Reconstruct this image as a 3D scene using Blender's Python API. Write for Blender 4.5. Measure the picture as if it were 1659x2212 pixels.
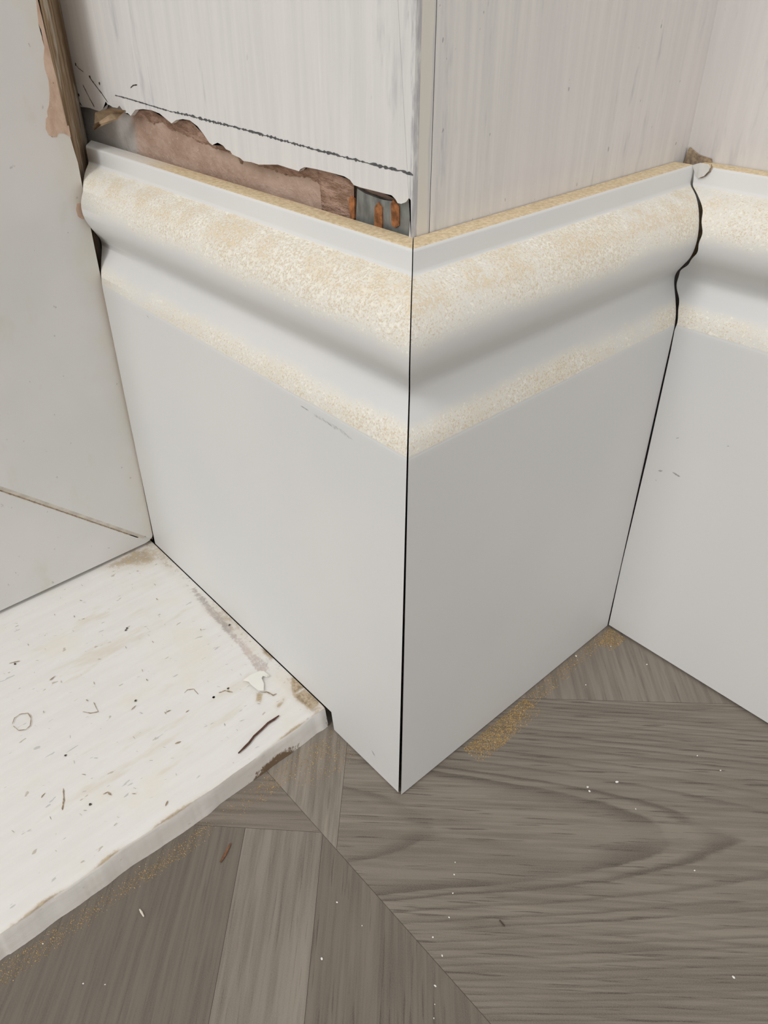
import bpy, bmesh, math, random
from mathutils import Vector, Matrix

sc = bpy.context.scene
for o in list(bpy.data.objects):
    bpy.data.objects.remove(o, do_unlink=True)
random.seed(7)

# ------------------------------------------------------------------ camera
CAM = dict(loc=(0.13279, -0.13112, 0.27941), pitch=0.980135, yaw=0.872244, roll=-0.023354, f=1659.11, sx=59.84, sy=-72.25)
cam_data = bpy.data.cameras.new('camera')
cam = bpy.data.objects.new('camera', cam_data)
sc.collection.objects.link(cam)
cam_data.sensor_fit = 'VERTICAL'
cam_data.sensor_height = 24.0
cam_data.lens = CAM['f'] * 24.0 / 2212.0
cam_data.shift_x = CAM['sx'] / 2212.0
cam_data.shift_y = CAM['sy'] / 2212.0
cam_data.clip_start = 0.01
cam.matrix_world = (Matrix.Translation(CAM['loc']) @ Matrix.Rotation(CAM['yaw'], 4, 'Z')
                    @ Matrix.Rotation(CAM['pitch'], 4, 'X') @ Matrix.Rotation(CAM['roll'], 4, 'Z'))
sc.camera = cam

# ------------------------------------------------------------------ light
world = bpy.data.worlds.new('world')
sc.world = world
world.use_nodes = True
bg = world.node_tree.nodes['Background']
bg.inputs['Color'].default_value = (1.0, 0.985, 0.965, 1)
bg.inputs['Strength'].default_value = 0.72


def area_light(name, loc, target, sx, sy, power, col):
    ld = bpy.data.lights.new(name, 'AREA')
    ld.shape = 'RECTANGLE'
    ld.size, ld.size_y, ld.energy, ld.color = sx, sy, power, col
    lo = bpy.data.objects.new(name, ld)
    sc.collection.objects.link(lo)
    lo.location = loc
    lo.rotation_euler = (Vector(target) - Vector(loc)).to_track_quat('-Z', 'Y').to_euler()
    return lo


area_light('window_daylight', (-0.28, -1.9, 2.1), (0, 0, 0.1), 1.5, 1.3, 36, (1.0, 0.985, 0.96))

sc.view_settings.view_transform = 'Standard'
sc.view_settings.look = 'None'
sc.view_settings.gamma = 1.0
sc.view_settings.use_curve_mapping = False
sc.view_settings.exposure = 0.46

# ------------------------------------------------------------------ measured outlines (metres)
RAG = [(-0.2295, 0.2293),(-0.22506, 0.22955),(-0.2199, 0.2297),(-0.21423, 0.22943),(-0.2102, 0.22933),(-0.20638, 0.23067),(-0.20242, 0.23383),(-0.20119, 0.23293),(-0.19795, 0.23253),(-0.19672, 0.23222),(-0.19252, 0.23231),(-0.19019, 0.23339),(-0.18814, 0.23211),(-0.18598, 0.23108),(-0.1837, 0.23131),(-0.18152, 0.23046),(-0.18104, 0.23072),(-0.17654, 0.23318),(-0.16986, 0.23408),(-0.16304, 0.23434),(-0.15669, 0.23381),(-0.15234, 0.23242),(-0.14852, 0.23125),(-0.14498, 0.23272),(-0.13967, 0.23365),(-0.1347, 0.2338),(-0.12977, 0.2324),(-0.12608, 0.23017),(-0.12292, 0.22779),(-0.12102, 0.2272),(-0.11725, 0.22849),(-0.11379, 0.22794),(-0.11222, 0.22696),(-0.10962, 0.22676),(-0.10851, 0.22579),(-0.10387, 0.2253),(-0.10188, 0.22459),(-0.09723, 0.22489),(-0.09277, 0.22473),(-0.08182, 0.22629),(-0.07623, 0.2261),(-0.07069, 0.22593),(-0.06974, 0.22671),(-0.06748, 0.22766),(-0.06204, 0.22785),(-0.05475, 0.2279),(-0.04861, 0.22782),(-0.04606, 0.22724),(-0.0444, 0.22606),(-0.04147, 0.22587),(-0.03696, 0.22591),(-0.03137, 0.22592),(-0.02827, 0.22594),(-0.02672, 0.22514),(-0.02587, 0.22428),(-0.02443, 0.22433),(-0.02257, 0.22511),(-0.02142, 0.22637),(-0.02067, 0.22595),(-0.0204, 0.22425),(-0.0192, 0.22372),(-0.01897, 0.22225),(-0.02098, 0.22111),(-0.02122, 0.21614),(-0.02135, 0.214)]
MID = [(-0.18532, 0.22977),(-0.17888, 0.2294),(-0.17118, 0.22818),(-0.16389, 0.22972),(-0.15839, 0.22809),(-0.15057, 0.2275),(-0.14352, 0.22687),(-0.1368, 0.22577),(-0.13243, 0.2256),(-0.12448, 0.22496),(-0.11448, 0.22466),(-0.11107, 0.22398),(-0.10981, 0.2214),(-0.10757, 0.22401),(-0.1009, 0.22314),(-0.08549, 0.22248),(-0.08026, 0.22254),(-0.07411, 0.22306),(-0.07014, 0.22324),(-0.06629, 0.223),(-0.06345, 0.22289),(-0.0636, 0.22088),(-0.06724, 0.21738),(-0.06938, 0.21524)]
PENCIL = [(-0.19249, 0.23705),(-0.18104, 0.23677),(-0.1663, 0.23612),(-0.15033, 0.23548),(-0.13523, 0.23544),(-0.12121, 0.235),(-0.10798, 0.23489),(-0.09559, 0.23457),(-0.06622, 0.23355),(-0.05442, 0.23337),(-0.04837, 0.23315),(-0.0417, 0.23305),(-0.03607, 0.23302),(-0.03023, 0.23282),(-0.02459, 0.23292),(-0.01985, 0.23262)]
WMARK = [([(-0.22582, 0.24616),(-0.22318, 0.24475),(-0.21876, 0.24362)], 0.0003),([(-0.2144, 0.24251),(-0.2132, 0.24166),(-0.20886, 0.23901),(-0.20447, 0.23654),(-0.20034, 0.23361)], 0.0005),([(-0.22215, 0.23862),(-0.21948, 0.23561),(-0.21735, 0.23321),(-0.21452, 0.23054)], 0.0005),([(-0.17743, 0.24086),(-0.17492, 0.24193),(-0.1713, 0.24244)], 0.0004),([(-0.22996, 0.23342),(-0.22941, 0.23114),(-0.22714, 0.22968)], 0.0006)]
WDOT = [(-0.21338, 0.24211),(-0.20509, 0.24029),(-0.22833, 0.23406),(-0.22546, 0.24603)]
BEAD = [(-0.0471, 0.22432),(-0.02015, 0.22626),(-0.01963, 0.21267),(-0.04745, 0.2129)]
BEADTOP = [(-0.0457, 0.22448),(-0.04233, 0.22371),(-0.03819, 0.22336),(-0.03414, 0.22327),(-0.02901, 0.22365)]
RUST = [[(-0.04926, 0.22098),(-0.04792, 0.22203),(-0.04664, 0.22143),(-0.04681, 0.21559),(-0.04858, 0.21525)], [(-0.03759, 0.2206),(-0.03615, 0.22233),(-0.03454, 0.22116),(-0.03432, 0.21527),(-0.03784, 0.21456)], [(-0.03076, 0.22289),(-0.0298, 0.2241),(-0.02745, 0.2227),(-0.02727, 0.21749),(-0.02891, 0.2165),(-0.03042, 0.21687)]]
FLAP = [(-0.1988, 0.2308),(-0.19024, 0.23287),(-0.1846, 0.23219),(-0.18828, 0.22873),(-0.19728, 0.22556),(-0.20904, 0.22247),(-0.20474, 0.22475),(-0.20119, 0.22642)]
HOLE = [(-0.21504, 0.22839),(-0.20959, 0.22876),(-0.21108, 0.2255),(-0.21387, 0.22387),(-0.21548, 0.2257)]
PATCH = [[(-0.00107, 0.27197),(-0.00131, 0.27039),(-0.00172, 0.26693),(-0.00234, 0.26262),(-0.00186, 0.26068),(-0.0023, 0.25766),(-0.00195, 0.25512),(-0.00326, 0.25125),(-0.00362, 0.24784),(-0.00314, 0.24373),(-0.00396, 0.23909),(-0.00507, 0.23531),(-0.00649, 0.23305),(-0.0066, 0.23124),(-0.00766, 0.23044),(-0.00856, 0.22686),(-0.00792, 0.22461),(-0.00679, 0.22353),(-0.00472, 0.22342),(-0.00371, 0.2247),(-0.00165, 0.22445),(0.00047, 0.22291),(0.00092, 0.22254),(0.00108, 0.22694),(0.00107, 0.23283),(0.00117, 0.23829),(0.00127, 0.24511),(0.00117, 0.25092),(0.00107, 0.25661),(0.00089, 0.26053),(0.00098, 0.26546),(0.00155, 0.27028),(0.00156, 0.27188)], [(-0.00254, 0.19681),(-0.00114, 0.19677),(8e-05, 0.1959),(0.00067, 0.19228),(-9e-05, 0.18999),(-0.00174, 0.19009),(-0.00326, 0.1917),(-0.00348, 0.19437)]]
SLABEDGE = [(-0.0462, -0.14165),(-0.04624, -0.13635),(-0.0461, -0.12992),(-0.04684, -0.12352),(-0.04686, -0.11609),(-0.04664, -0.10554),(-0.04767, -0.1014),(-0.04753, -0.094),(-0.04721, -0.08713),(-0.04566, -0.07678),(-0.04517, -0.06331),(-0.04558, -0.05446),(-0.04648, -0.03591),(-0.04777, -0.03305),(-0.04873, -0.02813),(-0.04878, -0.02379),(-0.04829, -0.02197),(-0.04819, -0.01543),(-0.04929, -0.0101),(-0.04989, -0.00643),(-0.0486, -0.0033),(-0.0488, -0.00081)]
BOTEDGE = [(-0.04537, -0.1449),(-0.04402, -0.1346),(-0.04392, -0.12338),(-0.04275, -0.11214),(-0.04208, -0.10018),(-0.04309, -0.0933),(-0.04128, -0.0811),(-0.04224, -0.06671),(-0.04685, -0.0566),(-0.04671, -0.03692),(-0.04636, -0.01945),(-0.04663, -0.0083),(-0.04843, -0.00028)]
SLABBROWN = [[(-0.09512, -0.00084),(-0.09203, 0.00181),(-0.08646, 0.00169),(-0.08632, -0.00129),(-0.09196, -0.00209)], [(-0.07216, -0.00066),(-0.0692, 0.00044),(-0.06396, 0.00119),(-0.06168, 0.00086),(-0.06267, -0.00168),(-0.0625, -0.00647),(-0.06528, -0.00533)], [(-0.0625, -0.00647),(-0.06129, -0.00086),(-0.05657, 0.00018),(-0.05108, 7e-05),(-0.05036, -0.00561),(-0.05928, -0.00705)], [(-0.07399, -0.0183),(-0.07284, -0.01594),(-0.06909, -0.01946),(-0.07007, -0.02056)], [(-0.06256, -0.01557),(-0.06372, -0.01064),(-0.06196, -0.01284),(-0.06121, -0.0161)]]
SLABGREY = [[(-0.15706, -0.0038),(-0.15334, -0.00129),(-0.13207, -0.00196),(-0.11012, -0.00397),(-0.09805, -0.00411),(-0.08863, -0.00665),(-0.08843, -0.01068),(-0.09924, -0.00986),(-0.11257, -0.00901),(-0.13091, -0.0081),(-0.14817, -0.00713)], [(-0.09878, -0.00493),(-0.08764, -0.00341),(-0.07972, -0.00512),(-0.08169, -0.01147),(-0.09295, -0.01148)]]
SLABDARK = [(-0.17887, -0.09441),(-0.17914, -0.07153),(-0.18438, -0.04477),(-0.19577, -0.00397),(-0.18167, -0.00316),(-0.17639, -0.02255)]
SLABRING = [[(-0.13003, -0.10645),(-0.13266, -0.10446),(-0.13315, -0.10188),(-0.13129, -0.09915),(-0.12789, -0.09909),(-0.12404, -0.10094),(-0.12337, -0.10323),(-0.12498, -0.10564),(-0.12898, -0.1065)], [(-0.1161, -0.08083),(-0.11302, -0.07863),(-0.11153, -0.0757),(-0.11775, -0.07499)], [(-0.0956, -0.04227),(-0.09622, -0.04031),(-0.09474, -0.03798),(-0.09063, -0.03803)]]
SLABDOT = [(-0.08458, -0.03386),(-0.08467, -0.02629),(-0.10616, -0.06068),(-0.09958, -0.09574),(-0.07177, -0.09772),(-0.16351, -0.09276),(-0.11803, -0.00388),(-0.14981, -0.04263),(-0.1491, -0.04373),(-0.08477, -0.03369),(-0.15856, 0.00269)]
SLABSCR = [[(-0.05161, -0.07613),(-0.05309, -0.07429)], [(-0.0766, -0.10687),(-0.08006, -0.10476),(-0.08542, -0.1026)], [(-0.08729, -0.1109),(-0.08827, -0.10893)], [(-0.09157, -0.0539),(-0.0911, -0.05149)], [(-0.08567, -0.04728),(-0.08587, -0.04561)], [(-0.07457, -0.05897),(-0.07386, -0.05642)], [(-0.08665, -0.09442),(-0.08525, -0.09339)], [(-0.08535, -0.03078),(-0.08462, -0.02797),(-0.08154, -0.02584)], [(-0.05735, -0.09482),(-0.0577, -0.0935)], [(-0.07244, -0.09208),(-0.07218, -0.09023),(-0.06988, -0.08969)], [(-0.14294, -0.08453),(-0.14397, -0.08152)], [(-0.16587, -0.09467),(-0.16388, -0.09027)], [(-0.10273, -0.06455),(-0.1037, -0.0618)]]
FLAKE = [(-0.08368, -0.01872),(-0.08382, -0.0152),(-0.08324, -0.01007),(-0.08154, -0.00892),(-0.07792, -0.00822),(-0.07747, -0.00993),(-0.07955, -0.01079),(-0.07892, -0.01192),(-0.07588, -0.0129),(-0.07234, -0.01538),(-0.07435, -0.01693),(-0.07885, -0.01768),(-0.08102, -0.01756)]
CURL = [(-0.07264, -0.01608),(-0.07159, -0.01455),(-0.06958, -0.0137),(-0.06807, -0.01342),(-0.06784, -0.01175)]
TWIG = [(-0.0528, -0.04185),(-0.0535, -0.03831),(-0.05412, -0.03556),(-0.05541, -0.03232),(-0.05616, -0.02782),(-0.05704, -0.02397),(-0.05693, -0.02078),(-0.05713, -0.01816)]
SPLINTER = [(-0.02453, -0.06995),(-0.02596, -0.06697),(-0.02827, -0.06301)]
SHAVING = [(-0.02896, -0.10102),(-0.02752, -0.10103),(-0.02559, -0.10112)]
SLIVER = [(0.05812, -0.00768),(0.06062, -0.00791)]
CRUMB = [(0.05384, 0.07003),(0.04899, 0.0582),(0.04738, 0.05923),(0.06562, 0.06528),(0.03344, -0.00391),(0.03647, -0.00764),(0.0408, -0.01298),(0.04574, -0.02011),(0.04666, -0.02914),(0.0529, -0.03105),(0.05781, -0.03941),(0.0615, -0.0434),(0.06407, -0.04644),(0.1206, 0.03599),(0.09366, 0.05963),(0.00171, 0.11453),(0.00913, 0.13233),(0.01532, 0.10317),(0.02716, 0.13506),(0.06896, 0.106),(0.07891, 0.10647),(0.02681, -0.06233),(0.02764, -0.04497),(0.01572, -0.04646),(-0.01951, -0.12659),(-0.01447, -0.12125),(-0.04065, -0.13177)]
CHIP = [(-0.01223, 0.21604),(-0.00928, 0.21728),(-0.00608, 0.21727),(-0.00541, 0.21648),(-0.00552, 0.21504),(-0.00702, 0.21301),(-0.00917, 0.21188),(-0.01055, 0.21248)]
CRACK = [(-0.00575, 0.21717),(-0.0053, 0.21617),(-0.00572, 0.21468),(-0.00692, 0.21306),(-0.00909, 0.212)]
LMARK = [[(-0.05098, 0.15807),(-0.04695, 0.15793)], [(-0.04399, 0.15774),(-0.0391, 0.15802),(-0.03532, 0.15754),(-0.03065, 0.15782),(-0.02525, 0.15677)], [(-0.15735, 0.1588),(-0.15548, 0.15811)], [(-0.01754, 0.01132),(-0.01557, 0.00971)]]
BMARK = [[(0.00687, 0.09683),(0.00874, 0.09774)], [(0.0131, 0.09909),(0.01665, 0.09862)], [(0.00672, 0.0921),(0.0072, 0.09182)], [(0.03153, 0.12026),(0.03221, 0.12057)], [(0.01117, 0.11484),(0.01213, 0.11556)]]
DUSTA = [[(0.00144, 0.03511),(0.00169, 0.05269),(0.00167, 0.07491),(0.00578, 0.07636),(0.00817, 0.0637),(0.01164, 0.04871),(0.00775, 0.03978)], [(0.00167, 0.07491),(0.00069, 0.14127),(0.00687, 0.14004),(0.00443, 0.128),(0.00742, 0.0743)], [(0.00124, 0.14286),(0.01043, 0.14261),(0.01129, 0.13338),(0.00464, 0.12962)]]
DUSTB = [[(-0.04366, -0.14551),(-0.04144, -0.12359),(-0.04048, -0.08965),(-0.04113, -0.06503),(-0.03718, -0.07771),(-0.0387, -0.11446),(-0.03669, -0.13865),(-0.03579, -0.14831)], [(-0.04072, -0.09525),(-0.04161, -0.06261),(-0.03527, -0.07276),(-0.03573, -0.09221)], [(-0.04311, -0.03941),(-0.04367, -0.01989),(-0.0413, -0.00662),(-0.03498, -0.00661),(-0.03551, -0.03083),(-0.03786, -0.04306)], [(-0.04263, -0.00812),(-0.04345, -0.00177),(-0.02971, -0.00068),(-0.02472, -0.00876),(-0.03126, -0.02926)], [(-0.04382, -0.05908),(-0.04081, -0.02691),(-0.03412, -0.03884),(-0.03918, -0.05986)]]
NOTCH = [(-0.04596, 0.01007),(-0.04346, 0.00932),(-0.04326, 0.00181),(-0.04249, -0.00153)]
TB = 0.0201          # board thickness = distance of the plaster from the board face
W = 0.1432           # length of the short return board
HB = 0.216           # board height
SLAB = 0.0107        # thickness of the painted board on the floor
PX = -0.2012         # face of the mitred frame

# ------------------------------------------------------------------ helpers
def put(o, parent=None):
    sc.collection.objects.link(o)
    if parent is not None:
        o.parent = parent
    return o


def tag(o, label=None, cat=None, group=None, kind=None):
    if label: o['label'] = label
    if cat: o['category'] = cat
    if group: o['group'] = group
    if kind: o['kind'] = kind
    return o


def obj(name, bm, mats, parent=None, smooth=None):
    me = bpy.data.meshes.new(name)
    bmesh.ops.recalc_face_normals(bm, faces=bm.faces[:])
    if smooth:
        for f in bm.faces: f.smooth = True
        for e in bm.edges:
            if len(e.link_faces) == 2 and e.calc_face_angle(0) > math.radians(smooth):
                e.smooth = False
    bm.to_mesh(me); bm.free()
    for m in (mats if isinstance(mats, (list, tuple)) else [mats]):
        me.materials.append(m)
    return put(bpy.data.objects.new(name, me), parent)


def prism(bm, pts, vec, mat=0):
    """closed planar outline (3-D points) pushed along vec"""
    vec = Vector(vec)
    a = [bm.verts.new(p) for p in pts]
    b = [bm.verts.new(Vector(p) + vec) for p in pts]
    fs = [bm.faces.new(a), bm.faces.new(b[::-1])]
    n = len(a)
    for i in range(n):
        fs.append(bm.faces.new((a[i], b[i], b[(i + 1) % n], a[(i + 1) % n])))
    for f in fs: f.material_index = mat
    bmesh.ops.triangulate(bm, faces=fs[:2])
    return fs


def box(bm, lo, hi, mat=0):
    prism(bm, [(lo[0], lo[1], lo[2]), (hi[0], lo[1], lo[2]), (hi[0], hi[1], lo[2]), (lo[0], hi[1], lo[2])],
          (0, 0, hi[2] - lo[2]), mat)


def stroke(bm, pts, width, normal, mat=0, jit=0.0, lift=0.00008, taper=True):
    """a drawn line / scratch lying on a surface: narrow ribbon along pts"""
    n = Vector(normal)
    P = [Vector(p) for p in pts]
    if jit:
        Q = []
        for a, b in zip(P, P[1:]):
            k = max(1, int((b - a).length / 0.0007))
            Q += [a.lerp(b, i / k) for i in range(k)]
        P = Q + [P[-1]]
    rows = []
    for i, p in enumerate(P):
        d = (P[min(i + 1, len(P) - 1)] - P[max(i - 1, 0)]).normalized()
        s = n.cross(d).normalized()
        w = width * (random.uniform(1 - jit, 1 + jit) if jit else 1)
        if taper and i in (0, len(P) - 1): w *= 0.3
        off = n * lift + s * (random.uniform(-.3, .3) * width * jit)
        rows.append((bm.verts.new(p + s * w / 2 + off), bm.verts.new(p - s * w / 2 + off)))
    for (a, b), (c, d) in zip(rows, rows[1:]):
        bm.faces.new((a, b, d, c)).material_index = mat


def dot(bm, p, r, normal, mat=0, lift=0.0001):
    n = Vector(normal); t = n.orthogonal().normalized(); s = n.cross(t)
    vs = [bm.verts.new(Vector(p) + n * lift + (t * math.cos(a) + s * math.sin(a)) * r * random.uniform(.7, 1.2))
          for a in [k * math.pi / 4 for k in range(8)]]
    bm.faces.new(vs).material_index = mat


def inside(x, y, poly):
    c = False
    for (x1, y1), (x2, y2) in zip(poly, poly[1:] + poly[:1]):
        if (y1 > y) != (y2 > y) and x < (x2 - x1) * (y - y1) / (y2 - y1) + x1:
            c = not c
    return c


def edge_dist(x, y, poly):
    best = 1e9
    for (x1, y1), (x2, y2) in zip(poly, poly[1:] + poly[:1]):
        dx, dy = x2 - x1, y2 - y1
        t = max(0, min(1, ((x - x1) * dx + (y - y1) * dy) / (dx * dx + dy * dy + 1e-18)))
        best = min(best, math.hypot(x - x1 - t * dx, y - y1 - t * dy))
    return best


def soft_in(x, y, poly, soft):
    d = edge_dist(x, y, poly)
    return min(1.0, .5 + d / soft) if inside(x, y, poly) else max(0.0, .5 - d / soft)


def interp(L, x):
    L = sorted(L)
    if x <= L[0][0]: return L[0][1]
    for (a, b), (c, d) in zip(L, L[1:]):
        if a <= x <= c: return b + (d - b) * (x - a) / max(1e-9, c - a)
    return L[-1][1]


# ------------------------------------------------------------------ material helper
class Mat:
    def __init__(s, name, rough=0.55, spec=0.3):
        s.m = bpy.data.materials.new(name); s.m.use_nodes = True
        s.t = s.m.node_tree; s.n = s.t.nodes
        s.b = s.n['Principled BSDF']
        s.b.inputs['Roughness'].default_value = rough
        s.b.inputs['Specular IOR Level'].default_value = spec
        tc = s.n.new('ShaderNodeTexCoord'); s.obj = tc.outputs['Object']

    def link(s, a, b): s.t.links.new(a, b)

    def mapping(s, scale=(1, 1, 1), rot=(0, 0, 0), loc=(0, 0, 0), src=None):
        m = s.n.new('ShaderNodeMapping')
        m.inputs['Scale'].default_value = scale; m.inputs['Rotation'].default_value = rot
        m.inputs['Location'].default_value = loc
        s.link(src or s.obj, m.inputs['Vector']); return m.outputs[0]

    def noise(s, vec, scale, detail=3, rough=.55, dist=0.0):
        n = s.n.new('ShaderNodeTexNoise')
        n.inputs['Scale'].default_value = scale; n.inputs['Detail'].default_value = detail
        n.inputs['Roughness'].default_value = rough; n.inputs['Distortion'].default_value = dist
        s.link(vec, n.inputs['Vector']); return n.outputs['Fac']

    def ramp(s, fac, lo, hi, a=0.0, b=1.0):
        m = s.n.new('ShaderNodeMapRange'); m.interpolation_type = 'SMOOTHSTEP'
        m.inputs['From Min'].default_value = lo; m.inputs['From Max'].default_value = hi
        m.inputs['To Min'].default_value = a; m.inputs['To Max'].default_value = b
        s.link(fac, m.inputs['Value']); return m.outputs[0]

    def math(s, op, a, b=None, c=None):
        m = s.n.new('ShaderNodeMath'); m.operation = op
        for i, v in enumerate((a, b, c)):
            if v is None: continue
            if isinstance(v, (int, float)): m.inputs[i].default_value = v
            else: s.link(v, m.inputs[i])
        return m.outputs[0]

    def mix(s, fac, a, b):
        m = s.n.new('ShaderNodeMix'); m.data_type = 'RGBA'
        for sock, v in ((m.inputs[0], fac), (m.inputs[6], a), (m.inputs[7], b)):
            if isinstance(v, (int, float)): sock.default_value = v
            elif isinstance(v, tuple): sock.default_value = v if len(v) == 4 else v + (1,)
            else: s.link(v, sock)
        return m.outputs[2]

    def attr(s, name):
        a = s.n.new('ShaderNodeAttribute'); a.attribute_name = name
        return a.outputs['Fac']

    def sep(s, vec=None):
        x = s.n.new('ShaderNodeSeparateXYZ'); s.link(vec or s.obj, x.inputs[0]); return x.outputs

    def bump(s, h, strength=.2, dist=.001):
        b = s.n.new('ShaderNodeBump'); b.inputs['Strength'].default_value = strength
        b.inputs['Distance'].default_value = dist
        s.link(h, b.inputs['Height']); s.link(b.outputs[0], s.b.inputs['Normal'])

    def color(s, c):
        if isinstance(c, tuple): s.b.inputs['Base Color'].default_value = c if len(c) == 4 else c + (1,)
        else: s.link(c, s.b.inputs['Base Color'])
        return s


def plain(name, col, rough=.6, var=.12, scale=300):
    m = Mat(name, rough)
    n = m.noise(m.obj, scale, 4)
    d = tuple(c * (1 - var) for c in col); e = tuple(min(1, c * (1 + var)) for c in col)
    m.color(m.mix(m.ramp(n, .3, .7), d, e))
    return m.m


# primed MDF skirting: white primer, fuzzy cream fibres where the cutter went through the profile
def skirting_material():
    m = Mat('primed_mdf', .48, .35)
    dust, tone = m.attr('dust'), m.attr('tan')
    low = m.noise(m.obj, 22, 2)
    mid = m.noise(m.obj, 130, 3)
    fleck = m.noise(m.mapping((1, 1, 1.0)), 1600, 2, .6)
    fleck2 = m.noise(m.mapping((1, 1, 1), (0.6, .4, .2)), 820, 2, .6)
    amt = m.math('MULTIPLY', dust, m.ramp(low, .25, .55, .55, 1.0))
    amt = m.math('ADD', amt, m.math('MULTIPLY', m.math('SUBTRACT', mid, .5), .55))
    amt = m.math('MULTIPLY', amt, m.ramp(dust, .02, .25))
    cream = m.ramp(amt, .15, .75)
    white = (.715, .715, .705)
    base = m.mix(m.ramp(m.noise(m.obj, 9, 2), .35, .65), (.70, .705, .70), (.735, .73, .72))
    c = m.mix(m.math('MULTIPLY', cream, .85), base, (.80, .775, .70))
    pk = m.math('ADD', fleck, m.math('MULTIPLY', m.math('SUBTRACT', amt, .5), .32))
    c = m.mix(m.math('MULTIPLY', m.ramp(pk, .57, .76), m.ramp(amt, .15, .7, 0, .85)), c, (.66, .555, .40))
    pk2 = m.math('ADD', fleck2, m.math('MULTIPLY', m.math('SUBTRACT', amt, .5), .2))
    c = m.mix(m.math('MULTIPLY', m.ramp(pk2, .60, .70), m.ramp(amt, .2, .5, 0, .75)), c, (.90, .88, .80))
    rim = m.attr('rim')
    blot = m.noise(m.mapping((1, 1, 1), loc=(.5, .2, .9)), 75, 3, .6)
    rk = m.math('MULTIPLY', m.math('MULTIPLY', m.ramp(rim, .1, .75), m.ramp(blot, .42, .62)), m.ramp(fleck2, .38, .58))
    c = m.mix(m.math('MULTIPLY', rk, .5), c, (.66, .51, .29))
    # raw sawn top edge
    tn = m.noise(m.obj, 700, 4, .7)
    tanc = m.mix(m.ramp(tn, .3, .7), (.56, .43, .255), (.78, .655, .455))
    c = m.mix(m.ramp(tone, .3, .7), c, tanc)
    m.color(c)
    m.bump(m.math('MULTIPLY', fleck, m.math('ADD', m.math('MULTIPLY', cream, 1.0), m.math('MULTIPLY', tone, 1.0))), .35, .0004)
    return m.m


M_SKIRT = skirting_material()
M_MDF_CUT = plain('cut_mdf', (.30, .21, .13), .9, .25, 900)


# brushed emulsion over old plaster: vertical roller and brush streaks, bluish grey and pink ghosts
def wall_material(name, base, dark, pink, pink_amt, grey_amt, corner_band=False, scuffed=True):
    m = Mat(name, .62, .2)
    v = m.mapping((1, 1, .045))
    s1 = m.noise(v, 330, 3, .6)
    s2 = m.noise(m.mapping((1, 1, .03), loc=(.3, .1, .2)), 900, 3, .65)
    blotch = m.noise(m.mapping((1, 1, .45)), 28, 3)
    big = m.noise(m.mapping((1, 1, .5), loc=(.7, .2, .1)), 14, 2)
    c = m.mix(m.ramp(s1, .3, .72), dark, base)
    c = m.mix(m.math('MULTIPLY', m.ramp(s2, .55, .75), .45), c, tuple(min(1, b * 1.07) for b in base))
    c = m.mix(m.math('MULTIPLY', m.ramp(big, .45, .7), pink_amt), c, pink)
    smear = m.noise(m.mapping((1, 1, .16), loc=(.13, .4, .8)), 120, 4, .7)
    c = m.mix(m.math('MULTIPLY', m.math('MULTIPLY', m.ramp(smear, .56, .72), m.ramp(blotch, .40, .56)), grey_amt), c, (.42, .42, .45))
    if corner_band:
        y = m.sep()[1]
        yj = m.math('ADD', y, m.math('MULTIPLY', m.math('SUBTRACT', m.noise(m.mapping((1, 1, .6)), 60, 3), .5), .004))
        band = m.math('MULTIPLY', m.ramp(yj, .0206, .0216), m.ramp(yj, .0262, .0250))
        c = m.mix(m.math('MULTIPLY', band, .8), c, (.72, .685, .61))
        line = m.math('MULTIPLY', m.ramp(yj, .0252, .0258), m.ramp(yj, .0268, .0260))
        c = m.mix(m.math('MULTIPLY', line, .35), c, (.42, .42, .45))
        scuff = m.math('MULTIPLY', m.ramp(yj, .0213, .0205), m.ramp(m.noise(m.mapping((1, 1, .25)), 420, 4, .7), .40, .58))
        c = m.mix(m.math('MULTIPLY', scuff, .75), c, (.30, .29, .30))
    else:
        x = m.sep()[0]
        xj = m.math('ADD', x, m.math('MULTIPLY', m.math('SUBTRACT', m.noise(m.mapping((1, 1, .6)), 60, 3), .5), .003))
        scuff = m.math('MULTIPLY', m.ramp(xj, -.0216, -.0207), m.ramp(m.noise(m.mapping((1, 1, .2)), 300, 4, .7), .38, .6))
        c = m.mix(m.math('MULTIPLY', scuff, .8 if scuffed else 0.0), c, (.40, .40, .43))
    pit = m.noise(m.mapping((1, 1, .5), loc=(.2, .5, .3)), 420, 2, .5)
    c = m.mix(m.math('MULTIPLY', m.ramp(pit, .735, .765), .6 if corner_band else .15), c, (.25, .24, .25))
    m.color(c)
    m.bump(m.math('ADD', m.math('MULTIPLY', s1, .7), m.math('MULTIPLY', s2, .5)), .22, .0006)
    return m.m


M_WALL_L = wall_material('emulsion_left', (.765, .755, .735), (.70, .693, .68), (.745, .705, .70), .25, .5)
M_WALL_R = wall_material('emulsion_right', (.775, .755, .73), (.70, .682, .665), (.76, .71, .71), .4, .5, True)
M_WALL_B_DIM = wall_material('emulsion_back_dimmed', (.71, .69, .668), (.645, .628, .61), (.70, .655, .655), .4, .45, False, False)  # wall_right's paint made darker; the colour carries the dimmer light on this wall
M_PENCIL = plain('pencil_lead', (.10, .10, .105), .7, .3, 2000)
M_CRACK = plain('dark_crack', (.06, .05, .045), .9, .3, 900)  # near-black tone for the wall cracks and dots
M_GREYMARK = plain('grey_scuff', (.40, .40, .40), .8, .2, 1500)


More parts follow.
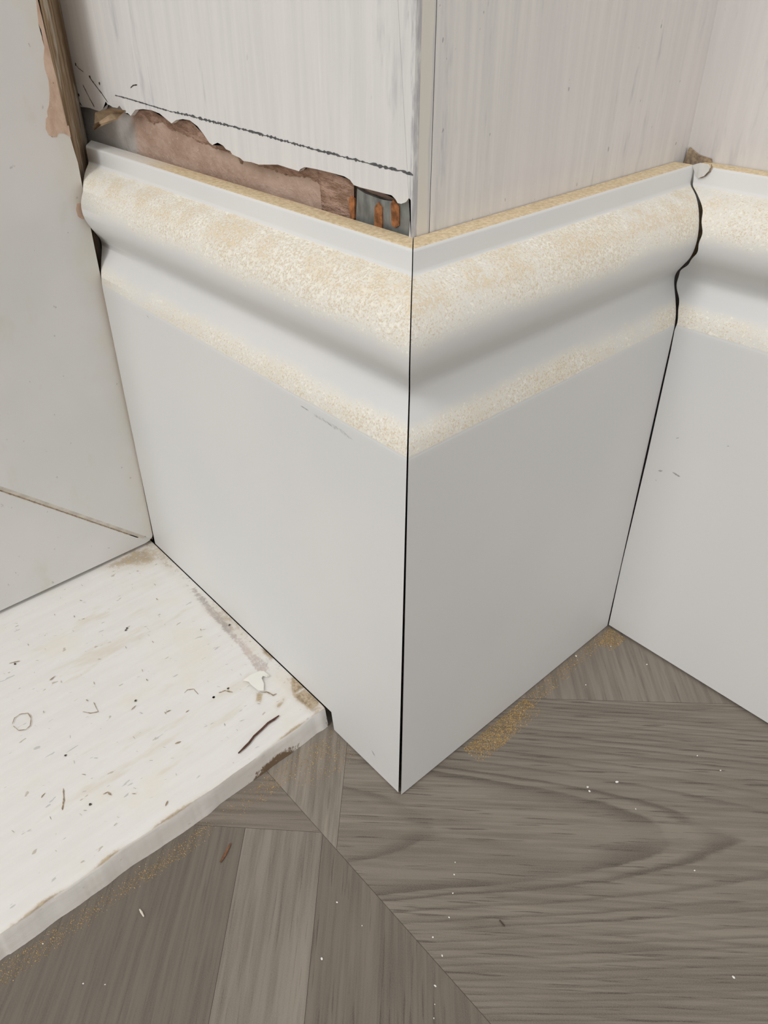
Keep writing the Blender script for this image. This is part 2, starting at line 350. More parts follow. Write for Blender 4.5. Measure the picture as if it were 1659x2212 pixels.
def plaster_material():
    m = Mat('bare_plaster', .9, .1)
    n = m.noise(m.mapping((1, 1, 1.4)), 60, 4, .65)
    f = m.noise(m.obj, 700, 3, .6)
    c = m.mix(m.ramp(n, .3, .7), (.40, .275, .21), (.56, .42, .345))
    c = m.mix(m.math('MULTIPLY', m.ramp(f, .6, .72), .5), c, (.63, .52, .44))
    x = m.sep()[0]
    c = m.mix(m.ramp(x, -.186, -.193), c, (.55, .52, .49))
    m.color(c); m.bump(m.math('ADD', n, m.math('MULTIPLY', f, .5)), .6, .0015)
    return m.m


def coarse_plaster_material():
    m = Mat('torn_plaster', .95, .1)
    n = m.noise(m.mapping((.55, 1, 1.6), (0, .25, 0)), 240, 5, .7)
    c = m.mix(m.ramp(n, .36, .64), (.27, .165, .115), (.50, .34, .265))
    m.color(c); m.bump(n, .9, .002)
    return m.m


def patch_material():
    m = Mat('bare_plaster_patch', .9, .1)
    n = m.noise(m.mapping((1, 1, .6)), 160, 4, .65)
    p = m.noise(m.obj, 900, 2)
    c = m.mix(m.ramp(n, .3, .7), (.50, .345, .25), (.66, .50, .40))
    c = m.mix(m.math('MULTIPLY', m.ramp(p, .70, .74), .6), c, (.20, .12, .09))
    c = m.mix(m.math('MULTIPLY', m.ramp(m.noise(m.obj, 330, 3), .66, .74), .5), c, (.75, .66, .58))
    m.color(c); m.bump(n, .4, .0008)
    return m.m


M_PLASTER, M_TORN, M_PATCH = plaster_material(), coarse_plaster_material(), patch_material()


def wood_edge_material():
    m = Mat('bare_timber_edge', .8, .15)
    g = m.noise(m.mapping((1, 1, .04), (0, .05, 0)), 420, 4, .65)
    c = m.mix(m.ramp(g, .35, .65), (.27, .18, .105), (.58, .44, .30))
    b = m.noise(m.mapping((1, 1, .15)), 160, 4, .6)
    c = m.mix(m.math('MULTIPLY', m.ramp(b, .55, .64), .8), c, (.60, .54, .45))
    m.color(c); m.bump(g, .7, .0015)
    return m.m


M_TIMBER = wood_edge_material()


def galv_material():
    m = Mat('galvanised_steel', .5, .4)
    n = m.noise(m.mapping((1, 1, .4)), 260, 4)
    m.b.inputs['Metallic'].default_value = .55
    m.color(m.mix(m.ramp(n, .3, .7), (.17, .18, .175), (.36, .38, .37)))
    return m.m


M_GALV = galv_material()
M_RUST = plain('rust', (.30, .125, .05), .9, .45, 500)
M_KRAFT = plain('torn_lining_paper', (.44, .33, .22), .85, .3, 180)
M_DARKHOLE = plain('dark_cavity', (.035, .022, .015), .95, .2, 300)


# white painted mitred frame: dirty gloss with rubbed grey and yellow wear
def frame_material():
    m = Mat('aged_white_paint', .5, .35)
    a = m.noise(m.obj, 16, 3); b = m.noise(m.mapping((1, 1, .5)), 55, 4, .6)
    c = m.mix(m.ramp(a, .35, .65), (.655, .65, .625), (.70, .68, .665))
    c = m.mix(m.math('MULTIPLY', m.ramp(b, .58, .75), .45), c, (.60, .57, .48))
    y = m.sep()[1]
    ye = m.math('ADD', y, m.math('MULTIPLY', m.math('SUBTRACT', m.noise(m.obj, 90, 4), .5), .03))
    c = m.mix(m.ramp(ye, -.012, .006, 0, .6), c, (.66, .615, .51))
    sp = m.noise(m.mapping((1, 1, .8), loc=(.4, .1, .9)), 300, 2, .5)
    c = m.mix(m.math('MULTIPLY', m.ramp(sp, .715, .755), .5), c, (.36, .34, .32))
    m.color(c); m.bump(b, .12, .001)
    return m.m


M_FRAME = frame_material()
M_FRAME_EDGE = plain('frame_mitre_edge', (.56, .52, .455), .7, .12, 250)


def slab_material(front=False):
    m = Mat('old_cream_paint' + ('_edge' if front else ''), .6, .25)
    along = m.mapping((1, .12, 1))
    st = m.noise(along, 260, 4, .6)
    bl = m.noise(m.obj, 38, 4, .6)
    c = m.mix(m.ramp(st, .3, .7), (.768, .755, .728), (.80, .79, .765))
    c = m.mix(m.math('MULTIPLY', m.ramp(bl, .5, .72), .6), c, (.78, .735, .645))
    c = m.mix(m.math('MULTIPLY', m.ramp(m.noise(m.mapping((1, .25, 1), (0, 0, .1)), 60, 4, .7), .57, .70), .45), c, (.66, .58, .45))
    sp = m.noise(m.mapping((1, .5, 1), (0, 0, .5)), 330, 2, .5)
    c = m.mix(m.math('MULTIPLY', m.ramp(sp, .705, .75), .6), c, (.40, .33, .24))
    sp2 = m.noise(m.mapping((1, .3, 1), (0, 0, -.35), (.3, .2, 0)), 420, 2, .5)
    c = m.mix(m.math('MULTIPLY', m.ramp(sp2, .71, .75), .55), c, (.40, .41, .42))
    br, gr = m.attr('brown'), m.attr('grey')
    c = m.mix(m.ramp(br, 0, .9, 0, .75), c, (.60, .52, .42))
    fine = m.noise(m.obj, 420, 4, .7)
    brm = m.ramp(m.math('ADD', br, m.math('MULTIPLY', m.math('SUBTRACT', fine, .5), .9)), .35, .7)
    c = m.mix(m.math('MULTIPLY', brm, m.ramp(br, .03, .25, 0, .9)), c, m.mix(m.ramp(fine, .35, .65), (.25, .18, .105), (.52, .42, .28)))
    grm = m.ramp(m.math('ADD', gr, m.math('MULTIPLY', m.math('SUBTRACT', fine, .5), 1.1)), .4, .75)
    c = m.mix(m.math('MULTIPLY', grm, m.ramp(gr, .03, .25, 0, .85)), c, m.mix(m.ramp(bl, .4, .6), (.40, .37, .355), (.60, .51, .46)))
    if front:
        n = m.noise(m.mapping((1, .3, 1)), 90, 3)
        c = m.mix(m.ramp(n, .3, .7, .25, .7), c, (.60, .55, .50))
        dirt = m.attr('dirt')
        f2 = m.noise(m.obj, 600, 4, .75)
        dm = m.ramp(m.math('ADD', dirt, m.math('MULTIPLY', m.math('SUBTRACT', f2, .5), 1.6)), .5, .85)
        c = m.mix(m.math('MULTIPLY', dm, m.ramp(dirt, .05, .3)), c, (.17, .115, .07))
    m.color(c)
    m.bump(m.math('ADD', m.math('MULTIPLY', bl, .8), m.math('MULTIPLY', st, .5)), .3, .0012)
    return m.m


M_SLAB, M_SLAB_EDGE = slab_material(), slab_material(True)
M_BROWNLINE = plain('brown_scratch', (.33, .25, .17), .85, .3, 900)
M_DARKSPECK = plain('dark_speck', (.07, .06, .05), .9, .3, 900)


# wood-effect vinyl: grey-brown oak, grain along local direction
def floor_material(name, ang, light, dark, seed, cathedral=None, pores=1.0, pitch=210, bands=.5):
    m = Mat(name, .52, .28)
    v = m.mapping((1, 1, 1), (0, 0, -ang), (seed, seed * .37, 0))     # x along the grain
    vs = m.mapping((.055, 1, 1), src=v)
    s1 = m.noise(vs, pitch, 3, .6, .15)
    s2 = m.noise(m.mapping((.035, 1, 1), (0, 0, .02), (.3, .7, 0), src=v), 620, 3, .65)
    por = m.noise(m.mapping((.05, 1, 1), loc=(.9, .2, 0), src=v), 820, 2, .5)
    low = m.noise(m.mapping((.35, 1, 1), src=v), 26, 3, .5)
    mixv = m.math('ADD', m.math('MULTIPLY', s1, bands), m.math('MULTIPLY', s2, 1 - bands))
    c = m.mix(m.ramp(mixv, .36, .62), dark, light)
    c = m.mix(m.math('MULTIPLY', m.ramp(low, .4, .65), .3), c, tuple(q * .84 for q in dark))
    if cathedral:
        # arched growth rings: level sets of  along + k * across^2, wobbling a little
        (ox, oy), k, per = cathedral
        rot = m.mapping((1, 1, 1), (0, 0, -ang))
        X, Y = m.sep(rot)[0], m.sep(rot)[1]
        wob = m.noise(m.mapping((.25, 1, 1), src=rot), 48, 6, .66)
        dx = m.math('ADD', m.math('SUBTRACT', X, ox), m.math('MULTIPLY', m.math('SUBTRACT', wob, .5), .035))
        dy = m.math('ABSOLUTE', m.math('SUBTRACT', Y, oy))
        dy2 = m.math('MULTIPLY', dy, dy)
        f = m.math('ADD', dx, m.math('MULTIPLY', dy2, k))
        ring = None
        for a_, wd, st in ((-.085, .02, .7), (-.035, .018, .7), (.0134, .012, .8), (.1029, .030, 1.0), (.1248, .010, 1.0), (.165, .012, .7), (.206, .012, .8), (.235, .012, .8)):
            q_ = m.math('MULTIPLY', m.math('MULTIPLY', m.ramp(f, a_ - wd, a_), m.ramp(f, a_ + .005, a_ + .0005)), st)
            ring = q_ if ring is None else m.math('MAXIMUM', ring, q_)
        ph = m.math('FRACT', m.math('DIVIDE', f, per))
        far = m.math('MULTIPLY', m.math('MULTIPLY', m.ramp(ph, .45, .86), m.ramp(ph, 1.0, .90)), m.ramp(f, .24, .26))
        ring = m.math('MAXIMUM', ring, m.math('MULTIPLY', far, .7))
        fade = m.ramp(m.noise(m.mapping((.3, 1, 1), loc=(.2, .4, 0), src=rot), 60, 2), .32, .58, .25, 1)
        c = m.mix(m.math('MULTIPLY', m.math('MULTIPLY', ring, fade), .85), c, tuple(q * .60 for q in dark))
        por = m.math('ADD', por, m.math('MULTIPLY', ring, .05))
    c = m.mix(m.math('MULTIPLY', m.ramp(por, .60, .70), .65 * pores), c, tuple(q * .42 for q in dark))
    gr = m.noise(m.obj, 2600, 1, .5)
    c = m.mix(m.ramp(gr, .3, .7, 0, .22), c, tuple(min(1, q * 1.25) for q in light))
    m.color(c)
    m.bump(m.math('SUBTRACT', m.math('MULTIPLY', s2, .5), m.math('MULTIPLY', m.ramp(por, .58, .70), .7)), .18, .0004)
    return m.m


A45 = math.radians(46.0)
B45 = math.radians(-44.3)
LT, DK = (.262, .229, .191), (.168, .143, .117)
FLOOR_M = [
    floor_material('vinyl_cathedral', A45, LT, DK, 1.3, ((.0, -.0125), 150.0, .036), 1.0, 150, .45),
    floor_material('vinyl_strip', B45, (.295, .26, .22), (.185, .16, .132), 2.1, None, .5, 360, .75),
    floor_material('vinyl_triangle', A45, (.25, .215, .178), (.155, .131, .108), 3.7, None, .6, 330, .75),
    floor_material('vinyl_dark', B45, (.185, .160, .132), (.135, .116, .096), 4.9, None, .35, 260, .4),
    floor_material('vinyl_light', B45, (.28, .247, .21), (.18, .156, .13), 5.3, None, .5, 330, .75),
    floor_material('vinyl_mid', B45, (.20, .172, .142), (.135, .116, .095), 6.1, None, .8, 200, .5),
    floor_material('vinyl_far', math.radians(-44), (.265, .231, .193), (.185, .16, .132), 7.7, None, .5, 260, .55),
]
M_SEAM = plain('vinyl_seam', (.13, .112, .09), .7, .1, 300)


# ------------------------------------------------------------------ setting: floor
def clip(poly, a, b, c):                     # keep a*x + b*y <= c
    out = []
    for p, q in zip(poly, poly[1:] + poly[:1]):
        dp, dq = a * p[0] + b * p[1] - c, a * q[0] + b * q[1] - c
        if dp <= 0: out.append(p)
        if dp * dq < 0:
            t = dp / (dp - dq); out.append((p[0] + t * (q[0] - p[0]), p[1] + t * (q[1] - p[1])))
    return out


R2 = math.sqrt(.5)
FL = [(-1.3, -2.6), (2.6, -2.6), (2.6, 1.0), (-1.3, 1.0)]
g = .00006


def region(*conds):
    poly = FL
    for a, b, c in conds: poly = clip(poly, a, b, c)
    return poly


U, V, C = (R2, R2), (R2, -R2), (0, 1)         # u across the B/E/F seams, v across the A/D seams, C the long mitre line
neg = lambda n: (-n[0], -n[1])
C0 = -.0340
bm = bmesh.new()


def plank(mat, *conds):
    poly = region(*[(n[0], n[1], c - g) for n, c in conds])
    if len(poly) < 3: return
    f = bm.faces.new([bm.verts.new((x, y, 0)) for x, y in poly])
    f.material_index = mat


uB, vA, vD, uE, uF = -.0238, -.0513, .0176, -.0612, -.0300
tA = math.radians(1.1)
VA = (math.sin(math.radians(46.3)), -math.cos(math.radians(46.3)))
plank(0, (neg(C), -C0), (neg(U), -uB), (neg(VA), .0515), (U, .62))
plank(5, (neg(C), -C0), (neg(U), -.62), (neg(VA), .0515))
plank(6, (neg(C), -C0), (neg(U), -uB), (VA, -.0515))
plank(1, (neg(C), -C0), (U, uB))
plank(2, (C, C0), (V, vD))
UE = (math.sin(math.radians(44.0)), math.cos(math.radians(44.0)))
plank(3, (C, C0), (neg(V), -vD), (UE, -.0605))
plank(4, (C, C0), (neg(V), -vD), (neg(UE), .0605), (UE, uF))
plank(5, (C, C0), (neg(V), -vD), (neg(UE), -uF))
f = bm.faces.new([bm.verts.new((x, y, -.0003)) for x, y in FL]); f.material_index = 7
bmesh.ops.triangulate(bm, faces=bm.faces[:])
floor = obj('floor', bm, FLOOR_M + [M_SEAM])
tag(floor, 'grey-brown wood-effect vinyl floor in a geometric mitred parquet pattern', 'floor', kind='structure')

# ------------------------------------------------------------------ setting: walls
SK = TB - .0008                                # face of the paint skin on the left wall
bm = bmesh.new()
ol = [(-.262, RAG[0][1] + .001)] + [(min(x, -TB - (.0006 if z < .226 else .0)), z) for x, z in RAG] + [(-TB, RAG[-1][1]), (-TB, 2.4), (-.262, 2.4)]
prism(bm, [(x, SK, z) for x, z in ol], (0, .0019, 0))
N = (0, -1, 0)
w3 = lambda L: [(x, SK, z) for x, z in L]
k = 0
stroke(bm, w3(PENCIL[:4]), .00045, N, 1, .45)
stroke(bm, w3(PENCIL[3:]), .00062, N, 1, .75)
for L, w in WMARK: stroke(bm, w3(L), w, N, 2, .25)
for x, z in WDOT: dot(bm, (x, SK, z), .0007, N, 2)
wl = obj('wall_left', bm, [M_WALL_L, M_PENCIL, M_CRACK])
tag(wl, 'off-white brushed wall with a pencil line and torn plaster along its bottom, left of the corner', 'wall', kind='structure')
# the layers showing behind the torn edge
bm = bmesh.new()
prism(bm, [(-.262, TB + .0035, .0), (-TB - .0301, TB + .0035, .0), (-TB - .0301, TB + .0035, .262), (-.262, TB + .0035, .262)], (0, .03, 0))
prism(bm, [(-TB - .032, TB + .0035, .0), (-TB - .0012, TB + .0035, .0), (-TB - .0012, TB + .0035, .262), (-TB - .032, TB + .0035, .262)], (0, .0008, 0))
bp = obj('bare_plaster', bm, M_PLASTER, wl); tag(bp, 'pinkish bare plaster behind the torn paint')
bm = bmesh.new()
top = [(x, z + .004) for x, z in RAG if RAG[8][0] - .002 < x < MID[-1][0] + .03]
bot = MID
ol = top + [p for p in reversed(bot)]
vt = [bm.verts.new((x, TB + .0010, z)) for x, z in top]
# sloping torn ledge: top edge tucked under the skin, lower edge sinking to the base coat
bm.free(); bm = bmesh.new()
x0, x1 = MID[0][0], -.047
n = 160
rows = []
for i in range(n + 1):
    x = x0 + (x1 - x0) * i / n
    zt = interp(RAG[6:], x) + .003
    zb = interp(MID[:-4], x) if x < MID[-5][0] else interp(MID[-5:], x)
    if x > MID[-4][0]: zb = .205
    zb = min(zb, zt - .0035) + random.uniform(-.0003, .0003)
    r = []
    for j in range(7):
        t = j / 6
        yy = TB + .0012 + .0019 * t ** 1.5 + random.uniform(-.00025, .00025)
        r.append(bm.verts.new((x, yy, zt + (zb - zt) * t)))
    r.append(bm.verts.new((x, TB + .0036, zb)))
    rows.append(r)
for a, b in zip(rows, rows[1:]):
    for j in range(7): bm.faces.new((a[j], a[j + 1], b[j + 1], b[j]))
tp = obj('torn_plaster', bm, M_TORN, wl, 60); tag(tp, 'rough brown torn plaster ledge')
bm = bmesh.new()
bz = [(x, z) for x, z in BEADTOP] + [(-.0207, .2262), (-.0207, .205), (-.0475, .205)]
prism(bm, [(x, TB + .0016, z) for x, z in bz], (0, .0012, 0))
# rounded nose of the corner bead
prev = None
for j in range(9):
    a = j / 8 * math.pi
    q = (-.0222 + .0011 * math.cos(math.pi - a), TB + .0016 - .0011 * math.sin(a))
    cur = (bm.verts.new((q[0], q[1], .205)), bm.verts.new((q[0], q[1], .2262)))
    if prev: bm.faces.new((prev[0], cur[0], cur[1], prev[1]))
    prev = cur
cb = obj('corner_bead', bm, M_GALV, wl, 40); tag(cb, 'grey galvanised metal corner bead')
for L in RUST:
    bm = bmesh.new()
    prism(bm, [(x, TB + .0012, z) for x, z in L], (0, .0006, 0))
    tag(obj('rust_patch', bm, M_RUST, cb), 'orange rusty slot in the metal bead')
# curled flap of torn lining paper and the hole beside it
bm = bmesh.new()
cx = sum(p[0] for p in FLAP) / len(FLAP); cz = sum(p[1] for p in FLAP) / len(FLAP)
ring = []
for i, (x, z) in enumerate(FLAP):
    t = (x - FLAP[5][0]) / (FLAP[2][0] - FLAP[5][0])
    ring.append(bm.verts.new((x, TB - .001 - .007 * math.sin(max(0, min(1, 1 - t)) * 2.4) , z)))
cv = [bm.verts.new((cx + (v.co.x - cx) * .5, v.co.y + .0012, cz + (v.co.z - cz) * .5)) for v in ring]
for i in range(len(ring)):
    j = (i + 1) % len(ring)
    bm.faces.new((ring[i], ring[j], cv[j], cv[i]))
bm.faces.new(cv)
bmesh.ops.solidify(bm, geom=bm.faces[:], thickness=.0003)
tag(obj('torn_flap', bm, M_KRAFT, wl, 50), 'brown curled flap of torn lining paper')
bm = bmesh.new()
prism(bm, [(x, TB + .0030, z) for x, z in HOLE], (0, .0004, 0))
tag(obj('plaster_hole', bm, M_DARKHOLE, wl), 'small dark hole in the plaster')

bm = bmesh.new()
box(bm, (-TB - .03, TB + .006, 0), (-TB, W + TB, 2.4))
box(bm, (-TB - .0006, TB + .00115, 0), (-TB, TB + .0062, 2.4))
wr = obj('wall_right', bm, M_WALL_R)
tag(wr, 'pinkish off-white brushed return wall with a cream filler strip along the corner', 'wall', kind='structure')
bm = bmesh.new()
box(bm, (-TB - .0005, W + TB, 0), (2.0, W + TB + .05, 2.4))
wb = obj('wall_back', bm, [M_WALL_B_DIM])
tag(wb, 'pinkish off-white streaked wall above the right-hand skirting board', 'wall', kind='structure')
bm = bmesh.new()
box(bm, (-.33, -1.6, 0), (-.263, TB + .04, 2.4))  # unseen wall added to stop light leaking from behind the frame
ws = obj('wall_light_block', bm, plain('light_block_paint', (.62, .60, .57), .8, .06, 20))
tag(ws, 'plain unseen wall added behind the white mitred frame to block light', 'wall', kind='structure')

# ------------------------------------------------------------------ skirting boards (torus profile)
KEY = [(0, .1602), (.0003, .1619), (.0010, .1645), (.0022, .1668), (.0044, .1698), (.0066, .1722), (.0080, .1742), (.0084, .1762),
       (.0075, .1784), (.0056, .1807), (.0031, .1835), (.0003, .1868), (-.0015, .1903), (-.0022, .1942), (-.0017, .1980),
       (.0, .2018), (.0026, .2050), (.0062, .2074), (.0108, .2088)]


def catmull(P, k=5):
    out = []
    for i in range(len(P) - 1):
        a, b, c, d = P[max(0, i - 1)], P[i], P[i + 1], P[min(len(P) - 1, i + 2)]
        for j in range(k):
            t = j / k
            out.append(tuple(.5 * (2 * b[q] + (c[q] - a[q]) * t + (2 * a[q] - 5 * b[q] + 4 * c[q] - d[q]) * t * t
                                   + (3 * b[q] - a[q] - 3 * c[q] + d[q]) * t ** 3) for q in (0, 1)))
    return out + [P[-1]]


CURVE = catmull(KEY)
PROFILE = [(0, 0), (0, .04), (0, .10), (0, .150), (0, .1590)] + CURVE + [(.0117, .2094), (.0120, .2102), (.0120, .2151), (.0124, .2157), (.0131, HB), (TB - .0004, HB), (TB - .0004, 0)]


def inset(z):
    if z <= .1590: return 0.0
    for (a, b), (c, d) in zip(PROFILE[4:-3], PROFILE[5:-3]):
        if b <= z <= d: return a + (c - a) * (z - b) / max(1e-9, d - b)
    return .012


def sm(a, b, x):
    t = max(0, min(1, (x - a) / (b - a))); return t * t * (3 - 2 * t)


def dustiness(i, z):
    torus = sm(.1885, .2010, z) * (1 - sm(.2088, .2094, z))
    ledge = (sm(.1606, .1614, z) * (1 - sm(.1655, .1725, z)))
    return torus, ledge


def board(name, stations, dust_mul, label, sharp_tan=1.0):
    """stations: functions (inset, height) -> point, one per cut along the board"""
    bm = bmesh.new()
    rings = [[f(i, z) for i, z in PROFILE] for f in stations]
    vs = [[bm.verts.new(p) for p in r] for r in rings]
    n = len(PROFILE)
    for a, b in zip(vs, vs[1:]):
        for i in range(n):
            j = (i + 1) % n
            bm.faces.new((a[i], a[j], b[j], b[i]))
    # sawn ends: strips from the moulded face straight back through the thickness
    extra = []
    for f, r in ((stations[0], vs[0]), (stations[-1], vs[-1])):
        back = [bm.verts.new(f(TB - .0004, z)) for i, z in PROFILE[:-2]]
        extra += back
        for k in range(n - 3):
            bm.faces.new((r[k], r[k + 1], back[k + 1], back[k])).material_index = 1
    o = obj(name, bm, [M_SKIRT, M_MDF_CUT], None, 38)
    me = o.data
    d = me.attributes.new('dust', 'FLOAT', 'POINT'); t = me.attributes.new('tan', 'FLOAT', 'POINT'); rm = me.attributes.new('rim', 'FLOAT', 'POINT')
    q = 0
    for r in rings:
        for (i, z), p in zip(PROFILE, r):
            a, b = dustiness(i, z)
            ma, mb = dust_mul(r[0])
            d.data[q].value = min(1, a * ma + b * mb)
            rm.data[q].value = (sm(.2015, .2065, z) * (1 - sm(.2086, .2093, z)) + .25 * a + .4 * b) * (.4 + .6 * ma)
            t.data[q].value = (sharp_tan if isinstance(sharp_tan, (int, float)) else sharp_tan(r[0])) if z >= HB - .0001 else 0.0
            q += 1
    tag(o, label, 'skirting board', kind='structure')
    return o


# left board: scribed round the frame edge at its far end, notched over the slab, mitred at the corner
NX = -.0432


def left_x(i, z): return interp([(0, -.2002), (.06, -.2000), (.14, -.1990), (.187, -.1981), (.216, -.1978)], z) - 1.42 * max(i, 0)


def mitre_l(i, z): return -i - .0003 - .0012 * max(0, 1 - z / .21)


rings = []
def ringL(fx, bottom):
    return lambda i, z: (fx(i, z), i, max(z, bottom))
rings.append(ringL(left_x, SLAB + .0004))
for x in (-.17, -.14, -.11, -.08, -.062):
    rings.append(ringL(lambda i, z, x=x: x, SLAB + .0004))
rings.append(ringL(lambda i, z: NX - .0006, SLAB + .0004))
rings.append(ringL(lambda i, z: NX + .0008, .0006))
rings.append(ringL(mitre_l, .0006))
bl = board('baseboard_left', rings, lambda p: (sm(-.205, -.13, p[0]) * .35 + .62, .62 + .2 * sm(-.15, -.05, p[0])),
           'long white primed MDF skirting board running left from the corner, cut over the cream floor board',
           lambda p: .33 + .67 * sm(-.20, -.09, p[0]))
bm = bmesh.new()
for k, L in enumerate(LMARK):
    if k == 1:                                  # broken pencil rub: many short ticks
        for (x1, z1), (x2, z2) in zip(L, L[1:]):
            for q in range(16):
                t = random.random(); x, z = x1 + (x2 - x1) * t, z1 + (z2 - z1) * t + random.uniform(-.0005, .0005)
                stroke(bm, [(x, 0, z), (x + random.uniform(.0003, .0009), 0, z - random.uniform(.0, .0006))], .00022, (0, -1, 0), 0, .3)
    else:
        stroke(bm, [(x, 0, z) for x, z in L], (.0003, 0, .0003, .0005)[k], (0, -1, 0), 0, .2)
tag(obj('pencil_scuff', bm, M_GREYMARK, bl), 'grey pencil scuffs')

rings = []
def mitre_r(i, z): return i + .0001
def ringR(fy): return lambda i, z: (-i, fy(i, z), max(z, .0006))
rings.append(ringR(mitre_r))
for y in (.03, .055, .08, .105): rings.append(ringR(lambda i, z, y=y: y))
rings.append(ringR(lambda i, z: W - .0003 + inset(min(z, HB))))
br = board('baseboard_right', rings, lambda p: (.78 + .2 * sm(.02, .10, p[1]), .68 + .22 * sm(.0, .09, p[1])),
           'short white primed MDF skirting return between the corner and the inner angle')

rings = []
def scribe(i, z):
    zz = min(z, HB)
    gap = 0.0005 + .0006 * sm(.162, .166, zz) * (1 - sm(.206, .212, zz))
    return -inset(zz) + gap + .0003 * math.sin(zz * 900)
def ringB(fx): return lambda i, z: (fx(i, z), W + i, max(z, .0013))
rings.append(ringB(scribe))
for x in (.02, .05, .10, .25, 1.6): rings.append(ringB(lambda i, z, x=x: x))
bb = board('baseboard_back', rings, lambda p: (.78, .74),
           'white primed MDF skirting board at right, scribed over the short return board')
bm = bmesh.new()
for L in BMARK: stroke(bm, [(x, W, z) for x, z in L], .0007, (0, -1, 0), 0, .3)
tag(obj('grey_scuff', bm, M_GREYMARK, bb), 'faint grey scuffs')
# loose curl of primer at the top of the scribe
bm = bmesh.new()
ch = [bm.verts.new((x, W + .0115 - .0012 * math.sin((k + 1) * .45), z)) for k, (x, z) in enumerate(CHIP)]
bm.faces.new(ch)
bmesh.ops.triangulate(bm, faces=bm.faces[:])
bmesh.ops.solidify(bm, geom=bm.faces[:], thickness=.0003)
stroke(bm, [(x, W + .0119, z) for x, z in CRACK], .0007, (0, -1, 0), 1, .3)
tag(obj('primer_curl', bm, [plain('loose_primer', (.72, .71, .69), .5, .04, 200), M_BROWNLINE], bb), 'loose lifted curl of white primer')
# scrap of old packing left behind the top of the inner corner
bm = bmesh.new()
prism(bm, [(-.0200, W + TB - .0002, .2135), (-.0085, W + TB - .0002, .2135), (-.0098, W + TB - .0002, .2172), (-.0150, W + TB - .0002, .2180), (-.0190, W + TB - .0002, .2200)], (0, -.0012, 0))
tag(obj('corner_scrap', bm, M_BROWNLINE, wb), 'small brown scrap of old filler in the inner corner')

# ------------------------------------------------------------------ mitred white frame at the left
root = bpy.data.objects.new('mitred_frame', None)
put(root); root.location = (PX, 0, 0)
tag(root, 'white painted frame of wide boards with a mitred lower corner, bare plaster along its edge', 'frame')
loc = lambda pts: [(x - PX, y, z) for x, y, z in pts]
TOPZ, FAR = 2.0, -.95
bm = bmesh.new()
front = [(0, TOPZ), (-.12, TOPZ), (-.12, .1337), (-.06, .0737), (-.0045, .0182), (-.0028, .0158), (-.0016, .0150), (-.0006, .0154), (0, .0170)]
edge = []
for k in range(60):                       # slightly uneven long edge
    z = .0185 + (.40 - .0185) * k / 59
    edge.append((interp([(.0185, .0), (.0642, .0005), (.1413, .0010), (.1858, .0014), (.213, .0016), (.2248, .0005), (.2489, 0), (.28, -.0009), (.40, 0)], z) + random.uniform(-.0001, .0001), z))
front_poly = front + edge
pts = loc([(PX, y, z) for y, z in front_poly])
prism(bm, pts, (-.018, 0, 0))
# chamfered mitre edge
a = loc([(PX, -.12, .1337), (PX, -.0045, .0182), (PX - .0013, -.0058, .0160), (PX - .0013, -.12, .1302)])
bm.faces.new([bm.verts.new(p) for p in a]).material_index = 1
b = [loc([(PX - .0016, -.12, .1305)])[0], loc([(PX - .0016, -.012, .0225)])[0]]
stroke(bm, b, .0007, (1, 0, 0), 2, .3, .0006)
stile = obj('stile', bm, [M_FRAME, M_FRAME_EDGE, M_BROWNLINE], root)
for k, P in enumerate(PATCH):
    bm = bmesh.new()
    if k == 0:
        ez = [(e[1], e[0]) for e in edge]
        left = P[:24]
        zs = [left[-1][1] + (left[0][1] - left[-1][1]) * q / 24 for q in range(25)]
        P = left + [(interp(ez, z) - .00005, z) for z in zs]
    prism(bm, loc([(PX + .00012, y, z) for y, z in P]), (-.0004, 0, 0))
    tag(obj('bare_patch', bm, M_PATCH, stile), 'pink bare plaster patch with the paint chipped away')
bm = bmesh.new()
rail = [(FAR, .0127), (-.0045, .0127), (-.0020, .0132), (-.0008, .0143), (-.0008, .0149), (-.0028, .0158), (-.0048, .0176), (-.0075, .0183), (-.0085, .0185), (-.12, .1300), (FAR, .1300)]
prism(bm, loc([(PX - .0011, y, z) for y, z in rail]), (-.017, 0, 0))
obj('bottom_rail', bm, M_FRAME, root)
bm = bmesh.new()
box(bm, (-.0200, FAR, .11), (-.0130, -.10, 1.95))
obj('infill_panel', bm, M_FRAME, root)
bm = bmesh.new()
box(bm, (-.018, FAR - .12, .0121), (0, FAR - .0005, TOPZ))
obj('stile', bm, M_FRAME, root)
bm = bmesh.new()
box(bm, (-.0175, FAR, TOPZ - .12), (-.0005, -.1205, TOPZ - .0005))
obj('top_rail', bm, M_FRAME, root)
# rough sawn timber lining between the frame and the plaster
bm = bmesh.new()
rows = []
nz, na = 150, 9
for k in range(nz + 1):
    z = .013 + (.42 - .013) * k / nz if k < nz else TOPZ
    r = []
    for j in range(na + 1):
        t = j / na
        x = -.0004 - .0272 * t - (.0012 * math.sin(t * 9 + math.sin(z * 25)) + random.uniform(-.0003, .0003)) * (1 if 0 < j < na else .2) * .7
        y = -.0002 + .0194 * t - .0008 * math.sin(t * 3.1)
        r.append(bm.verts.new((x - (.0006 if j == 0 else 0), y, z)))
    r.append(bm.verts.new((-.045, .019, z))); r.append(bm.verts.new((-.03, -.01, z)))
    rows.append(r)
for a, b in zip(rows, rows[1:]):
    m_ = len(a)
    for j in range(m_): bm.faces.new((a[j], a[(j + 1) % m_], b[(j + 1) % m_], b[j]))
bm.faces.new(rows[0]); bm.faces.new(rows[-1])
tag(obj('timber_lining', bm, M_TIMBER, root, 50), 'rough brown bare timber edge')

